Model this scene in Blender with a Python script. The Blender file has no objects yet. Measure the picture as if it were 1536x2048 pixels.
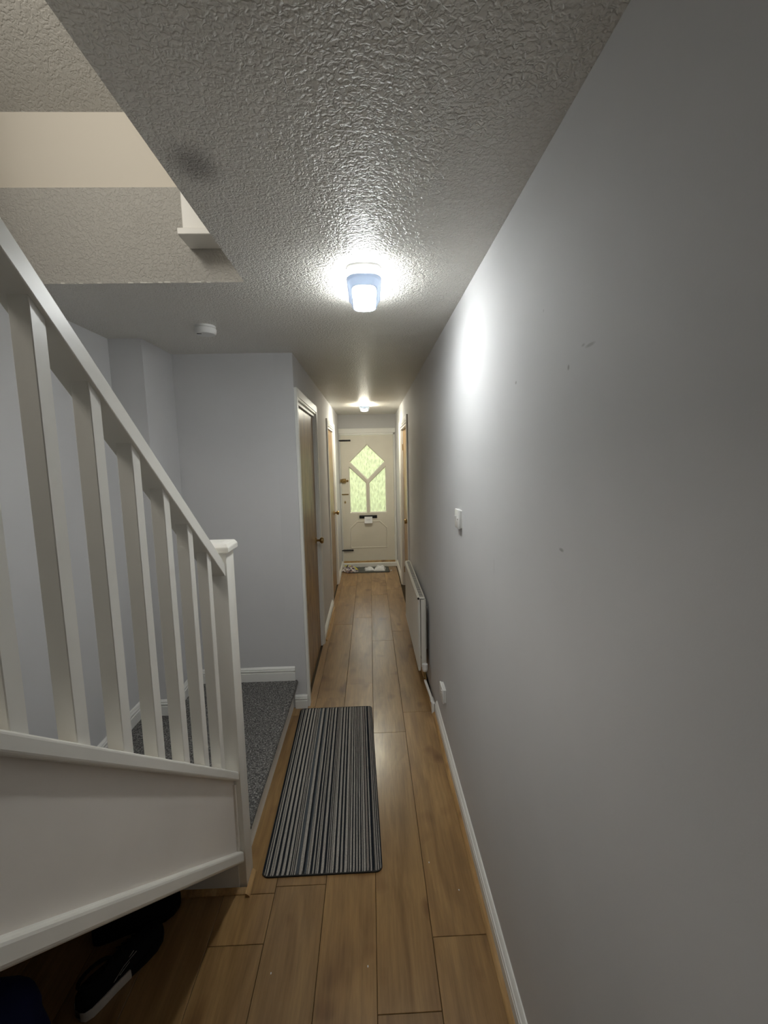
import bpy, bmesh, math, random
import numpy as np
from mathutils import Vector, Matrix, noise

random.seed(7)
S = bpy.context.scene
COL = S.collection

# ------------------------------------------------------------------ camera
FPX, YAW, PITCH, ROLL, EYE = 890.0, 0.0298, 0.1195, 0.0214, 1.70
cy_, sy_, cp_, sp_ = math.cos(YAW), math.sin(YAW), math.cos(PITCH), math.sin(PITCH)
fwd = Vector((sy_ * cp_, cy_ * cp_, -sp_))
rgt = Vector((cy_, -sy_, 0))
dwn = fwd.cross(rgt)
c_, s_ = math.cos(ROLL), math.sin(ROLL)
r2 = rgt * c_ + dwn * s_
d2 = dwn * c_ - rgt * s_
cam_d = bpy.data.cameras.new('camera')
cam = bpy.data.objects.new('camera', cam_d)
COL.objects.link(cam)
cam_d.sensor_fit = 'VERTICAL'
cam_d.sensor_height = 24.0
cam_d.lens = FPX / 2048.0 * 24.0
cam_d.clip_start = 0.02
m3 = Matrix((r2, -d2, -fwd)).transposed()
cam.matrix_world = Matrix.Translation((0, 0, EYE)) @ m3.to_4x4()
S.camera = cam

# ------------------------------------------------------------------ world, daylight, exposure
W = bpy.data.worlds.new('overcast_sky')
S.world = W
W.use_nodes = True
W.node_tree.nodes['Background'].inputs[0].default_value = (0.93, 0.97, 1.0, 1)
W.node_tree.nodes['Background'].inputs[1].default_value = 2.5

LAMP_NEAR, LAMP_FAR = 80.0, 115.0        # emission of the two ceiling fittings
LAMP_SIDE = 0.62                       # their side windows against their faces
UPSTAIRS_W = 19.0                      # daylight through the upstairs window
ld = bpy.data.lights.new('upstairs_window_offscreen', 'AREA')
ld.shape = 'RECTANGLE'
ld.size, ld.size_y = 0.75, 0.52
ld.energy = UPSTAIRS_W
ld.color = (1.0, 0.95, 0.86)
lo = bpy.data.objects.new('upstairs_window_offscreen', ld)
COL.objects.link(lo)
lo.location = (-1.36, 0.50, 3.28)
lo.rotation_euler = (Vector((0.0, 0.95, 3.05)) - lo.location).to_track_quat('-Z', 'Y').to_euler()

VS = S.view_settings
S.display_settings.display_device = 'sRGB'
VS.view_transform = 'Standard'
VS.look = 'None'
VS.gamma = 1.0
VS.exposure = 0.4
VS.use_curve_mapping = False

# ------------------------------------------------------------------ key dimensions (metres)
XR, XL, H = 0.409, -0.472, 2.375       # right wall, hall left wall, ceiling
XS = -1.40                             # stair wall
YF, YA, YP, YO = 6.94, 2.92, 2.547, 1.794
XO = -0.457                            # edge of the stairwell opening
YB = -2.2                              # back wall behind the camera
ZL = 0.205                             # carpeted landing
ZU = 2.70                              # upper floor


# ------------------------------------------------------------------ materials
def s2l(c):
    return tuple((v / 255 / 12.92) if v / 255 <= 0.04045 else ((v / 255 + 0.055) / 1.055) ** 2.4 for v in c)


class NT:
    def __init__(self, name):
        self.m = bpy.data.materials.new(name)
        self.m.use_nodes = True
        self.t = self.m.node_tree
        self.b = self.t.nodes['Principled BSDF']
        self.out = self.t.nodes['Material Output']

    def n(self, kind, **kw):
        nd = self.t.nodes.new(kind)
        for k, v in kw.items():
            if k.startswith('_'):
                setattr(nd, k[1:], v)
            else:
                nd.inputs[k].default_value = v
        return nd

    def l(self, a, b):
        self.t.links.new(a, b)

    def set(self, **kw):
        for k, v in kw.items():
            self.b.inputs[k.replace('_', ' ')].default_value = v
        return self

    def coord(self, scale=(1, 1, 1), out='Object'):
        tc = self.n('ShaderNodeTexCoord')
        mp = self.n('ShaderNodeMapping')
        mp.inputs['Scale'].default_value = scale
        self.l(tc.outputs[out], mp.inputs['Vector'])
        return mp.outputs['Vector']

    def bump(self, height, strength=0.3, dist=0.002):
        b = self.n('ShaderNodeBump', Strength=strength, Distance=dist)
        self.l(height, b.inputs['Height'])
        self.l(b.outputs['Normal'], self.b.inputs['Normal'])
        return b

    def ramp(self, fac, stops):
        r = self.n('ShaderNodeValToRGB')
        e = r.color_ramp.elements
        while len(e) < len(stops):
            e.new(0.5)
        for el, (p, c) in zip(e, stops):
            el.position = p
            el.color = (*c, 1) if len(c) == 3 else c
        self.l(fac, r.inputs['Fac'])
        return r.outputs['Color']


def plain(name, rgb, rough=0.5, spec=0.5, metal=0.0, nscale=0, nstr=0.1, ndist=0.001, vary=0.0):
    t = NT(name)
    t.set(Base_Color=(*rgb, 1), Roughness=rough, Metallic=metal)
    t.b.inputs['Specular IOR Level'].default_value = spec
    if nscale or vary:
        v = t.coord()
        nz = t.n('ShaderNodeTexNoise', Scale=nscale or 8.0, Detail=3.0)
        t.l(v, nz.inputs['Vector'])
        if nscale:
            t.bump(nz.outputs['Fac'], nstr, ndist)
        if vary:
            n2 = t.n('ShaderNodeTexNoise', Scale=3.5, Detail=3.0)
            t.l(v, n2.inputs['Vector'])
            lo_ = tuple(c * (1 - vary) for c in rgb)
            hi_ = tuple(min(1, c * (1 + vary)) for c in rgb)
            t.l(t.ramp(n2.outputs['Fac'], [(0.3, lo_), (0.7, hi_)]), t.b.inputs['Base Color'])
    return t.m


def wall_paint():
    t = NT('grey_wall_paint')
    v = t.coord()
    base = (0.66, 0.658, 0.664)
    n1 = t.n('ShaderNodeTexNoise', Scale=2.2, Detail=4.0)
    t.l(v, n1.inputs['Vector'])
    col = t.ramp(n1.outputs['Fac'], [(0.3, tuple(c * 0.965 for c in base)), (0.7, tuple(c * 1.02 for c in base))])
    # a few scuffs and filled holes on the right wall
    geo = t.n('ShaderNodeNewGeometry')
    prev = col
    for (y, z, ry, rz, a) in [(1.249, 1.90, .006, .004, .45), (0.921, 1.876, .004, .005, .5), (0.833, 1.899, .016, .003, .35),
                              (0.931, 1.496, .010, .0035, .5), (0.86, 1.905, .006, .0025, .3), (1.06, 2.03, .003, .003, .25),
                              (1.45, 1.33, .004, .03, .12)]:
        sub = t.n('ShaderNodeVectorMath', _operation='SUBTRACT')
        t.l(geo.outputs['Position'], sub.inputs[0])
        sub.inputs[1].default_value = (XR, y, z)
        sc = t.n('ShaderNodeVectorMath', _operation='MULTIPLY')
        t.l(sub.outputs[0], sc.inputs[0])
        sc.inputs[1].default_value = (1 / .02, 1 / ry, 1 / rz)
        ln = t.n('ShaderNodeVectorMath', _operation='LENGTH')
        t.l(sc.outputs[0], ln.inputs[0])
        mr = t.n('ShaderNodeMapRange')
        mr.inputs['From Min'].default_value = 0.6
        mr.inputs['From Max'].default_value = 1.4
        mr.inputs['To Min'].default_value = a
        mr.inputs['To Max'].default_value = 0.0
        t.l(ln.outputs['Value'], mr.inputs['Value'])
        mx = t.n('ShaderNodeMix', _data_type='RGBA')
        t.l(mr.outputs[0], mx.inputs[0])
        t.l(prev, mx.inputs[6])
        mx.inputs[7].default_value = (0.16, 0.15, 0.14, 1)
        prev = mx.outputs[2]
    t.l(prev, t.b.inputs['Base Color'])
    t.set(Roughness=0.7)
    t.b.inputs['Specular IOR Level'].default_value = 0.2
    n2 = t.n('ShaderNodeTexNoise', Scale=260.0, Detail=2.0)
    t.l(v, n2.inputs['Vector'])
    t.bump(n2.outputs['Fac'], 0.12, 0.0008)
    return t.m


def artex(name, rgb, scale=98.0, strength=0.75, dist=0.0042, rough=0.40, stain=None):
    t = NT(name)
    v = t.coord()
    n1 = t.n('ShaderNodeTexNoise', Scale=scale, Detail=1.5, Roughness=0.45, Distortion=0.9)
    t.l(v, n1.inputs['Vector'])
    h = t.ramp(n1.outputs['Fac'], [(0.36, (0, 0, 0)), (0.50, (0.7, 0.7, 0.7)), (0.64, (1, 1, 1))])
    t.bump(h, strength, dist)
    n2 = t.n('ShaderNodeTexNoise', Scale=1.6, Detail=3.0)
    t.l(v, n2.inputs['Vector'])
    col = t.ramp(n2.outputs['Fac'], [(0.3, tuple(c * 0.96 for c in rgb)), (0.7, tuple(min(1, c * 1.03) for c in rgb))])
    if stain:
        geo = t.n('ShaderNodeNewGeometry')
        sub = t.n('ShaderNodeVectorMath', _operation='SUBTRACT')
        t.l(geo.outputs['Position'], sub.inputs[0])
        sub.inputs[1].default_value = stain
        sc = t.n('ShaderNodeVectorMath', _operation='MULTIPLY')
        t.l(sub.outputs[0], sc.inputs[0])
        sc.inputs[1].default_value = (1 / .075, 1 / .105, 1 / .2)
        ln = t.n('ShaderNodeVectorMath', _operation='LENGTH')
        t.l(sc.outputs[0], ln.inputs[0])
        mr = t.n('ShaderNodeMapRange', _interpolation_type='SMOOTHSTEP')
        mr.inputs['From Min'].default_value = 0.1
        mr.inputs['From Max'].default_value = 1.0
        mr.inputs['To Min'].default_value = 0.62
        mr.inputs['To Max'].default_value = 0.0
        t.l(ln.outputs['Value'], mr.inputs['Value'])
        mx = t.n('ShaderNodeMix', _data_type='RGBA')
        t.l(mr.outputs[0], mx.inputs[0])
        t.l(col, mx.inputs[6])
        mx.inputs[7].default_value = (0.17, 0.16, 0.155, 1)
        col = mx.outputs[2]
    t.l(col, t.b.inputs['Base Color'])
    t.set(Roughness=rough)
    t.b.inputs['Specular IOR Level'].default_value = 0.28
    return t.m


def wood(name, dark, mid, light, grain_axis='Y', rough=0.38, per_object=True, scale=1.0, streak=1.0, coat=0.0):
    t = NT(name)
    tc = t.n('ShaderNodeTexCoord')
    oi = t.n('ShaderNodeObjectInfo')
    mul = t.n('ShaderNodeVectorMath', _operation='SCALE')
    mul.inputs['Scale'].default_value = 37.0 if per_object else 0.0
    cmb = t.n('ShaderNodeCombineXYZ')
    for i in range(3):
        t.l(oi.outputs['Random'], cmb.inputs[i])
    t.l(cmb.outputs[0], mul.inputs[0])
    add = t.n('ShaderNodeVectorMath', _operation='ADD')
    t.l(tc.outputs['Object'], add.inputs[0])
    t.l(mul.outputs[0], add.inputs[1])

    def mp(sx, sl):
        m = t.n('ShaderNodeMapping')
        s = {'Y': (sx, sl, sx), 'Z': (sx, sx, sl)}[grain_axis]
        m.inputs['Scale'].default_value = s
        t.l(add.outputs[0], m.inputs['Vector'])
        return m.outputs['Vector']
    big = t.n('ShaderNodeTexNoise', Scale=1.0, Detail=3.0, Distortion=1.4)
    t.l(mp(9 * scale, 1.5 * scale), big.inputs['Vector'])
    fine = t.n('ShaderNodeTexNoise', Scale=1.0, Detail=5.0, Roughness=0.65)
    t.l(mp(85 * scale, 5.0 * scale), fine.inputs['Vector'])
    knot = t.n('ShaderNodeTexNoise', Scale=1.0, Detail=1.0)
    t.l(mp(7 * scale, 4.5 * scale), knot.inputs['Vector'])
    c1 = t.ramp(big.outputs['Fac'], [(0.28, dark), (0.5, mid), (0.72, light)])
    f = t.ramp(fine.outputs['Fac'], [(0.3, (1 - .30 * streak,) * 3), (0.62, (1 + 0.04 * streak,) * 3)])
    m1 = t.n('ShaderNodeMix', _data_type='RGBA', _blend_type='MULTIPLY')
    m1.inputs[0].default_value = 1.0
    t.l(c1, m1.inputs[6])
    t.l(f, m1.inputs[7])
    k = t.ramp(knot.outputs['Fac'], [(0.62, (1, 1, 1)), (0.76, (0.56, 0.46, 0.40))])
    m2 = t.n('ShaderNodeMix', _data_type='RGBA', _blend_type='MULTIPLY')
    m2.inputs[0].default_value = 1.0
    t.l(m1.outputs[2], m2.inputs[6])
    t.l(k, m2.inputs[7])
    if per_object:
        hsv = t.n('ShaderNodeHueSaturation')
        mr = t.n('ShaderNodeMapRange')
        mr.inputs['To Min'].default_value = 0.88
        mr.inputs['To Max'].default_value = 1.1
        t.l(oi.outputs['Random'], mr.inputs['Value'])
        t.l(mr.outputs[0], hsv.inputs['Value'])
        t.l(m2.outputs[2], hsv.inputs['Color'])
        t.l(hsv.outputs['Color'], t.b.inputs['Base Color'])
    else:
        t.l(m2.outputs[2], t.b.inputs['Base Color'])
    t.set(Roughness=rough)
    t.b.inputs['Coat Weight'].default_value = coat
    t.b.inputs['Coat Roughness'].default_value = 0.22
    t.bump(fine.outputs['Fac'], 0.10, 0.0006)
    return t.m


def carpet_mat():
    t = NT('grey_flecked_carpet')
    v = t.coord()
    n1 = t.n('ShaderNodeTexNoise', Scale=125.0, Detail=3.0, Roughness=0.75)
    t.l(v, n1.inputs['Vector'])
    t.l(t.ramp(n1.outputs['Fac'], [(0.34, (0.040, 0.040, 0.040)), (0.46, (0.11, 0.108, 0.104)),
                                   (0.56, (0.20, 0.195, 0.185)), (0.66, (0.42, 0.41, 0.39))]), t.b.inputs['Base Color'])
    t.set(Roughness=0.95)
    t.b.inputs['Specular IOR Level'].default_value = 0.1
    t.bump(n1.outputs['Fac'], 0.8, 0.004)
    return t.m


def pile(name, rgb):
    t = NT(name)
    v = t.coord()
    n1 = t.n('ShaderNodeTexNoise', Scale=420.0, Detail=2.0)
    t.l(v, n1.inputs['Vector'])
    t.l(t.ramp(n1.outputs['Fac'], [(0.3, tuple(c * .62 for c in rgb)), (0.7, tuple(min(1, c * 1.25) for c in rgb))]), t.b.inputs['Base Color'])
    t.set(Roughness=0.95)
    t.b.inputs['Specular IOR Level'].default_value = 0.1
    t.bump(n1.outputs['Fac'], 0.7, 0.003)
    return t.m


def emitter(name, rgb, strength):
    t = NT(name)
    t.set(Base_Color=(0.9, 0.9, 0.9, 1), Roughness=0.5)
    t.b.inputs['Emission Color'].default_value = (*rgb, 1)
    t.b.inputs['Emission Strength'].default_value = strength
    return t.m


def obscured_glass():
    t = NT('obscured_glass')
    v = t.coord((1, 1, 0.28))
    n1 = t.n('ShaderNodeTexNoise', Scale=70.0, Detail=3.0, Distortion=0.5)
    t.l(v, n1.inputs['Vector'])
    b = t.n('ShaderNodeBump', Strength=1.0, Distance=0.012)
    t.l(n1.outputs['Fac'], b.inputs['Height'])
    t.t.nodes.remove(t.b)
    ref = t.n('ShaderNodeBsdfRefraction', Roughness=0.10, IOR=1.2)
    ref.inputs['Color'].default_value = (0.98, 1.0, 0.97, 1)
    tr = t.n('ShaderNodeBsdfTranslucent')
    tr.inputs['Color'].default_value = (0.95, 0.97, 0.88, 1)
    gl = t.n('ShaderNodeBsdfGlossy', Roughness=0.15)
    n2 = t.n('ShaderNodeTexNoise', Scale=55.0, Detail=2.5, Distortion=0.6)
    t.l(v, n2.inputs['Vector'])
    t.l(t.ramp(n2.outputs['Fac'], [(0.30, (0.66, 0.66, 0.66)), (0.48, (0.88, 0.88, 0.88)), (0.66, (1, 1, 1))]), ref.inputs['Color'])
    for s in (ref, gl):
        t.l(b.outputs['Normal'], s.inputs['Normal'])
    m1 = t.n('ShaderNodeMixShader', Fac=0.2)
    t.l(ref.outputs[0], m1.inputs[1])
    t.l(tr.outputs[0], m1.inputs[2])
    m2 = t.n('ShaderNodeMixShader', Fac=0.05)
    t.l(m1.outputs[0], m2.inputs[1])
    t.l(gl.outputs[0], m2.inputs[2])
    t.l(m2.outputs[0], t.out.inputs['Surface'])
    return t.m


def foliage(name, a, b, scale):
    t = NT(name)
    v = t.coord()
    n1 = t.n('ShaderNodeTexNoise', Scale=scale, Detail=5.0)
    t.l(v, n1.inputs['Vector'])
    t.l(t.ramp(n1.outputs['Fac'], [(0.3, a), (0.7, b)]), t.b.inputs['Base Color'])
    t.set(Roughness=0.8)
    t.bump(n1.outputs['Fac'], 0.6, 0.03)
    return t.m


def packet_print():
    t = NT('printed_plastic_packet')
    v = t.coord()
    n1 = t.n('ShaderNodeTexVoronoi', Scale=34.0)
    t.l(v, n1.inputs['Vector'])
    sep = t.n('ShaderNodeSeparateColor')
    t.l(n1.outputs['Color'], sep.inputs[0])
    t.l(t.ramp(sep.outputs[0], [(0.15, (0.05, 0.035, 0.04)), (0.4, (0.30, 0.20, 0.17)), (0.62, (0.75, 0.72, 0.70)), (0.9, (0.28, 0.24, 0.30))]), t.b.inputs['Base Color'])
    t.set(Roughness=0.22)
    return t.m


M = {}
M['wall'] = wall_paint()
M['ceil'] = artex('artex_ceiling', (0.80, 0.78, 0.73), stain=(-0.382, 1.117, H))
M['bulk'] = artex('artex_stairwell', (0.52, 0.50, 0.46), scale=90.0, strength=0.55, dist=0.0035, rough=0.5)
M['cream'] = plain('cream_emulsion', (0.80, 0.74, 0.64), 0.6, 0.3, nscale=200, nstr=0.1)
M['gloss'] = plain('white_gloss_paint', (0.84, 0.82, 0.76), 0.33, 0.5, nscale=45, nstr=0.06, ndist=0.0015, vary=0.04)
M['gloss2'] = plain('white_trim_paint', (0.87, 0.865, 0.83), 0.4, 0.5, nscale=60, nstr=0.05, vary=0.03)
M['string'] = plain('off_white_string_paint', (0.78, 0.73, 0.67), 0.5, 0.4, nscale=160, nstr=0.1, vary=0.03)
M['plank'] = wood('oak_laminate', s2l((130, 98, 60)), s2l((153, 119, 75)), s2l((172, 137, 90)), 'Y', rough=0.30, streak=.8, coat=.35)
M['oak'] = wood('oak_bead', s2l((165, 128, 80)), s2l((190, 152, 100)), s2l((208, 174, 124)), 'Y', rough=0.4, per_object=False)
M['veneer'] = wood('oak_door_veneer', s2l((120, 92, 58)), s2l((158, 126, 84)), s2l((190, 160, 112)), 'Z', rough=0.36, scale=1.2)
M['fdoor'] = plain('cream_front_door_paint', (0.76, 0.72, 0.62), 0.38, 0.5, nscale=35, nstr=0.05, vary=0.04)
M['brass'] = plain('aged_brass', (0.42, 0.29, 0.12), 0.28, 0.5, metal=1.0)
M['black'] = plain('black_iron', (0.012, 0.012, 0.013), 0.4, 0.4)
M['white'] = plain('white_plastic', (0.82, 0.82, 0.80), 0.3, 0.5, vary=0.01)
M['paper'] = plain('white_paper', (0.85, 0.86, 0.88), 0.6, 0.3, nscale=30, nstr=0.2, ndist=0.004)
M['print'] = plain('grey_print', (0.35, 0.36, 0.40), 0.7, 0.2)
def lamp_body_mat():
    t = NT('blue_grey_translucent_lamp_body')
    t.set(Base_Color=(0.40, 0.45, 0.53, 1), Roughness=0.35)
    tr = t.n('ShaderNodeBsdfTranslucent')
    tr.inputs['Color'].default_value = (0.30, 0.36, 0.46, 1)
    m = t.n('ShaderNodeMixShader', Fac=0.014)
    t.l(t.b.outputs[0], m.inputs[1])
    t.l(tr.outputs[0], m.inputs[2])
    t.l(m.outputs[0], t.out.inputs['Surface'])
    return t.m


M['rimgrey'] = lamp_body_mat()
M['lamp_a'] = emitter('cool_white_led', (0.955, 0.985, 0.975), LAMP_NEAR)
M['side_a'] = emitter('cool_white_led_side', (0.955, 0.985, 0.975), LAMP_NEAR * LAMP_SIDE)
M['side_b'] = emitter('warm_white_led_side', (1.0, 0.96, 0.80), LAMP_FAR * LAMP_SIDE)
M['lamp_b'] = emitter('warm_white_led', (1.0, 0.96, 0.80), LAMP_FAR)
M['rad'] = plain('radiator_enamel', (0.70, 0.68, 0.62), 0.3, 0.5, vary=0.02)
M['dark'] = plain('dark_subfloor', (0.05, 0.035, 0.02), 0.9, 0.1)
M['carpet'] = carpet_mat()
M['matw'] = pile('mat_pile_stone', (0.46, 0.43, 0.39))
M['matd'] = pile('mat_pile_navy_black', (0.020, 0.023, 0.030))
M['matb'] = pile('mat_pile_slate', (0.10, 0.115, 0.13))
M['matm'] = pile('mat_pile_taupe', (0.30, 0.265, 0.24))
M['doormat'] = pile('doormat_grey', (0.145, 0.15, 0.14))
M['rubber'] = plain('dark_rubber', (0.03, 0.03, 0.03), 0.7, 0.3)
M['glass'] = obscured_glass()
M['lawn'] = foliage('lawn_green', (0.36, 0.37, 0.12), (0.60, 0.60, 0.30), 2.0)
M['hedge'] = foliage('hedge_green', (0.22, 0.30, 0.07), (0.66, 0.68, 0.36), 1.6)
M['brick'] = plain('pale_paving', (0.5, 0.47, 0.40), 0.8, 0.2, vary=0.1)
M['shoe'] = plain('black_shoe_mesh', (0.006, 0.006, 0.007), 0.85, 0.15, nscale=300, nstr=0.3)
M['sole'] = plain('white_sole_rubber', (0.62, 0.60, 0.56), 0.6, 0.3)
M['blue'] = plain('navy_blue_fabric', (0.008, 0.014, 0.075), 0.85, 0.2, nscale=140, nstr=0.5, ndist=0.002)
M['yellow'] = plain('yellow_plastic_print', (0.72, 0.66, 0.08), 0.3, 0.5)
M['packet'] = packet_print()
M['plaster'] = plain('bare_plaster_chip', (0.82, 0.80, 0.74), 0.8, 0.2, nscale=80, nstr=0.3)


# ------------------------------------------------------------------ object helpers
def tag(o, label=None, cat=None, group=None, kind=None):
    if label: o['label'] = label
    if cat: o['category'] = cat
    if group: o['group'] = group
    if kind: o['kind'] = kind
    return o


def root(name, loc, label=None, cat=None, group=None, kind=None):
    o = bpy.data.objects.new(name, None)
    o.empty_display_size = 0.05
    COL.objects.link(o)
    o.location = loc
    o['_w'] = tuple(loc)
    return tag(o, label, cat, group, kind)


def wloc(o):
    return Vector(o['_w']) if '_w' in o else Vector((0, 0, 0))


def link(name, bm, mats, parent=None, smooth=None, origin=None):
    """bm holds world coordinates; the object's origin goes to `origin`."""
    bmesh.ops.recalc_face_normals(bm, faces=bm.faces[:])
    if origin is None:
        cs = [v.co for v in bm.verts]
        origin = Vector(((min(c.x for c in cs) + max(c.x for c in cs)) / 2, (min(c.y for c in cs) + max(c.y for c in cs)) / 2,
                         min(c.z for c in cs)))
    origin = Vector(origin)
    bmesh.ops.translate(bm, verts=bm.verts[:], vec=-origin)
    me = bpy.data.meshes.new(name)
    bm.to_mesh(me)
    bm.free()
    for m in (mats if isinstance(mats, (list, tuple)) else [mats]):
        me.materials.append(M[m])
    if smooth:
        me.shade_smooth() if smooth >= 180 else me.shade_auto_smooth(angle=math.radians(smooth)) if hasattr(me, 'shade_auto_smooth') else None
        if smooth < 180 and not hasattr(me, 'shade_auto_smooth'):
            for p in me.polygons: p.use_smooth = True
            me.set_sharp_from_angle(angle=math.radians(smooth))
    o = bpy.data.objects.new(name, me)
    COL.objects.link(o)
    if parent is not None:
        o.parent = parent
        o.location = origin - wloc(parent)
    else:
        o.location = origin
    o['_w'] = tuple(origin)
    return o


def a_box(bm, mn, mx, bevel=0.0, seg=1):
    r = bmesh.ops.create_cube(bm, size=1)
    vs = r['verts']
    sz = [max(1e-5, mx[i] - mn[i]) for i in range(3)]
    bmesh.ops.scale(bm, verts=vs, vec=sz)
    bmesh.ops.translate(bm, verts=vs, vec=[(mx[i] + mn[i]) / 2 for i in range(3)])
    if bevel > 0:
        es = list({e for v in vs for e in v.link_edges})
        bmesh.ops.bevel(bm, geom=es, offset=bevel, segments=seg, affect='EDGES', profile=0.5)


def box(name, mn, mx, mat, parent=None, bevel=0.0, seg=1, smooth=None):
    bm = bmesh.new()
    a_box(bm, mn, mx, bevel, seg)
    return link(name, bm, mat, parent, smooth if smooth is not None else (40 if bevel and seg > 1 else None))


def boxes(name, lst, mat, parent=None, bevel=0.0):
    bm = bmesh.new()
    for mn, mx in lst:
        a_box(bm, mn, mx, bevel)
    return link(name, bm, mat, parent)


def a_prism(bm, pts, axis, a, b):
    """polygon pts (2D, in the two remaining axes in xyz order) extruded along `axis` from a to b"""
    def mk(p, t):
        q = list(p)
        q.insert(axis, t)
        return bm.verts.new(q)
    A = [mk(p, a) for p in pts]
    B = [mk(p, b) for p in pts]
    n = len(pts)
    bm.faces.new(A)
    bm.faces.new(B[::-1])
    for i in range(n):
        bm.faces.new((A[i], B[i], B[(i + 1) % n], A[(i + 1) % n]))


def prism(name, pts, axis, a, b, mat, parent=None, bevel=0.0, seg=1, smooth=None):
    bm = bmesh.new()
    a_prism(bm, pts, axis, a, b)
    if bevel:
        bmesh.ops.bevel(bm, geom=bm.edges[:], offset=bevel, segments=seg, affect='EDGES', profile=0.5)
    return link(name, bm, mat, parent, smooth if smooth is not None else (35 if bevel and seg > 1 else None))


def a_sweep(bm, prof, p0, p1, nrm):
    """profile [(out, up)] swept from p0 to p1; nrm points out of the wall"""
    p0, p1, nrm = Vector(p0), Vector(p1), Vector(nrm)
    A = [bm.verts.new(p0 + nrm * d + Vector((0, 0, z))) for d, z in prof]
    B = [bm.verts.new(p1 + nrm * d + Vector((0, 0, z))) for d, z in prof]
    n = len(prof)
    bm.faces.new(A)
    bm.faces.new(B[::-1])
    for i in range(n):
        bm.faces.new((A[i], B[i], B[(i + 1) % n], A[(i + 1) % n]))


def skirt_prof(h, t=0.016):
    return [(-.004, 0), (t, 0), (t, .60 * h), (t - .008, .64 * h), (t - .001, .69 * h), (t, .74 * h), (t - .001, .79 * h), (t - .009, .83 * h),
            (t - .004, .87 * h), (t - .009, .97 * h), (t - .012, h), (-.004, h)]


def a_tube(bm, pts, r, n=10, caps=True):
    pts = [Vector(p) for p in pts]
    rings = []
    up = Vector((0, 0, 1))
    for i, p in enumerate(pts):
        d = (pts[min(i + 1, len(pts) - 1)] - pts[max(i - 1, 0)]).normalized()
        u = up if abs(d.dot(up)) < 0.95 else Vector((1, 0, 0))
        a = d.cross(u).normalized()
        b = d.cross(a).normalized()
        rr = r[i] if isinstance(r, (list, tuple)) else r
        rings.append([bm.verts.new(p + a * math.cos(2 * math.pi * k / n) * rr + b * math.sin(2 * math.pi * k / n) * rr) for k in range(n)])
    for A, B in zip(rings, rings[1:]):
        for k in range(n):
            bm.faces.new((A[k], A[(k + 1) % n], B[(k + 1) % n], B[k]))
    if caps:
        bm.faces.new(rings[0][::-1])
        bm.faces.new(rings[-1])


def tube(name, pts, r, mat, parent=None, n=10):
    bm = bmesh.new()
    a_tube(bm, pts, r, n)
    return link(name, bm, mat, parent, 50)


def lathe(name, prof, base, axis, mat, parent=None, n=24):
    """prof [(radius, along)] turned round `axis` (a vector) from base"""
    ax = Vector(axis).normalized()
    return tube_prof(name, [Vector(base) + ax * a for r, a in prof], [max(r, 1e-4) for r, a in prof], ax, mat, parent, n)


def tube_prof(name, pts, rs, ax, mat, parent, n):
    bm = bmesh.new()
    u = Vector((0, 0, 1)) if abs(ax.z) < 0.9 else Vector((1, 0, 0))
    a = ax.cross(u).normalized()
    b = ax.cross(a).normalized()
    rings = [[bm.verts.new(p + a * math.cos(2 * math.pi * k / n) * r + b * math.sin(2 * math.pi * k / n) * r) for k in range(n)] for p, r in zip(pts, rs)]
    for A, B in zip(rings, rings[1:]):
        for k in range(n):
            bm.faces.new((A[k], A[(k + 1) % n], B[(k + 1) % n], B[k]))
    bm.faces.new(rings[0][::-1])
    bm.faces.new(rings[-1])
    return link(name, bm, mat, parent, 40)


# ================================================================== the setting
# walls -------------------------------------------------------------
T = 0.12
R4 = (4.78, 5.86, 2.09)                                     # opening of the door in the right wall
tag(boxes('wall_right', [((XR, YB, 0), (XR + T, R4[0], 5.0)), ((XR, R4[0], R4[2]), (XR + T, R4[1], 5.0)), ((XR, R4[1], 0), (XR + T, YF + .25, 5.0))],
          'wall'), kind='structure')
L1, L2 = (2.998, 3.975, 2.10), (5.065, 5.985, 2.09)         # openings of the two oak doors
tag(boxes('wall_left', [((XL - T, YA, 0), (XL, L1[0], H)), ((XL - T, L1[0], L1[2]), (XL, L1[1], H)), ((XL - T, L1[1], 0), (XL, L2[0], H)),
                        ((XL - T, L2[0], L2[2]), (XL, L2[1], H)), ((XL - T, L2[1], 0), (XL, YF + .25, H))], 'wall'), kind='structure')
tag(box('wall_alcove', (XS - T, YA, 0), (XL - T, YA + T, H), 'wall'), kind='structure')
tag(box('wall_boxing', (XS, YP, 0), (-1.221, YA, H), 'wall'), kind='structure')
tag(box('wall_stairs', (XS - T, YB, 0), (XS, YA, 5.0), 'wall'), kind='structure')
tag(box('wall_back', (XS - T, YB - T, 0), (XR + T, YB, 5.0), 'wall'), kind='structure')
FH, FS = 2.165, 0.0
tag(boxes('wall_front', [((XL - T, YF, 2.13), (XR + T, YF + .25, H)), ((XL - T, YF, 0), (XL + .012, YF + .25, 2.13)), ((XR - .012, YF, 0), (XR + T, YF + .25, 2.13))],
          'wall'), kind='structure')

# ceiling with the stairwell opening --------------------------------
bm = bmesh.new()
for mn, mx in [((XO, YB, H), (XR, YF, ZU)), ((XS, YO, H), (XO, YA, ZU)), ((XL - T, YA, H), (XO, YF, ZU)), ((XS, YB, H), (XO, -1.35, ZU))]:
    a_box(bm, mn, mx)
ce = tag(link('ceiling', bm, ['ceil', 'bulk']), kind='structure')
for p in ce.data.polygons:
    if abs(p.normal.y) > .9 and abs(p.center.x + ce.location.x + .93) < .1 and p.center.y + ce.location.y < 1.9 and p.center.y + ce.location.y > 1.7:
        p.material_index = 1
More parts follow.
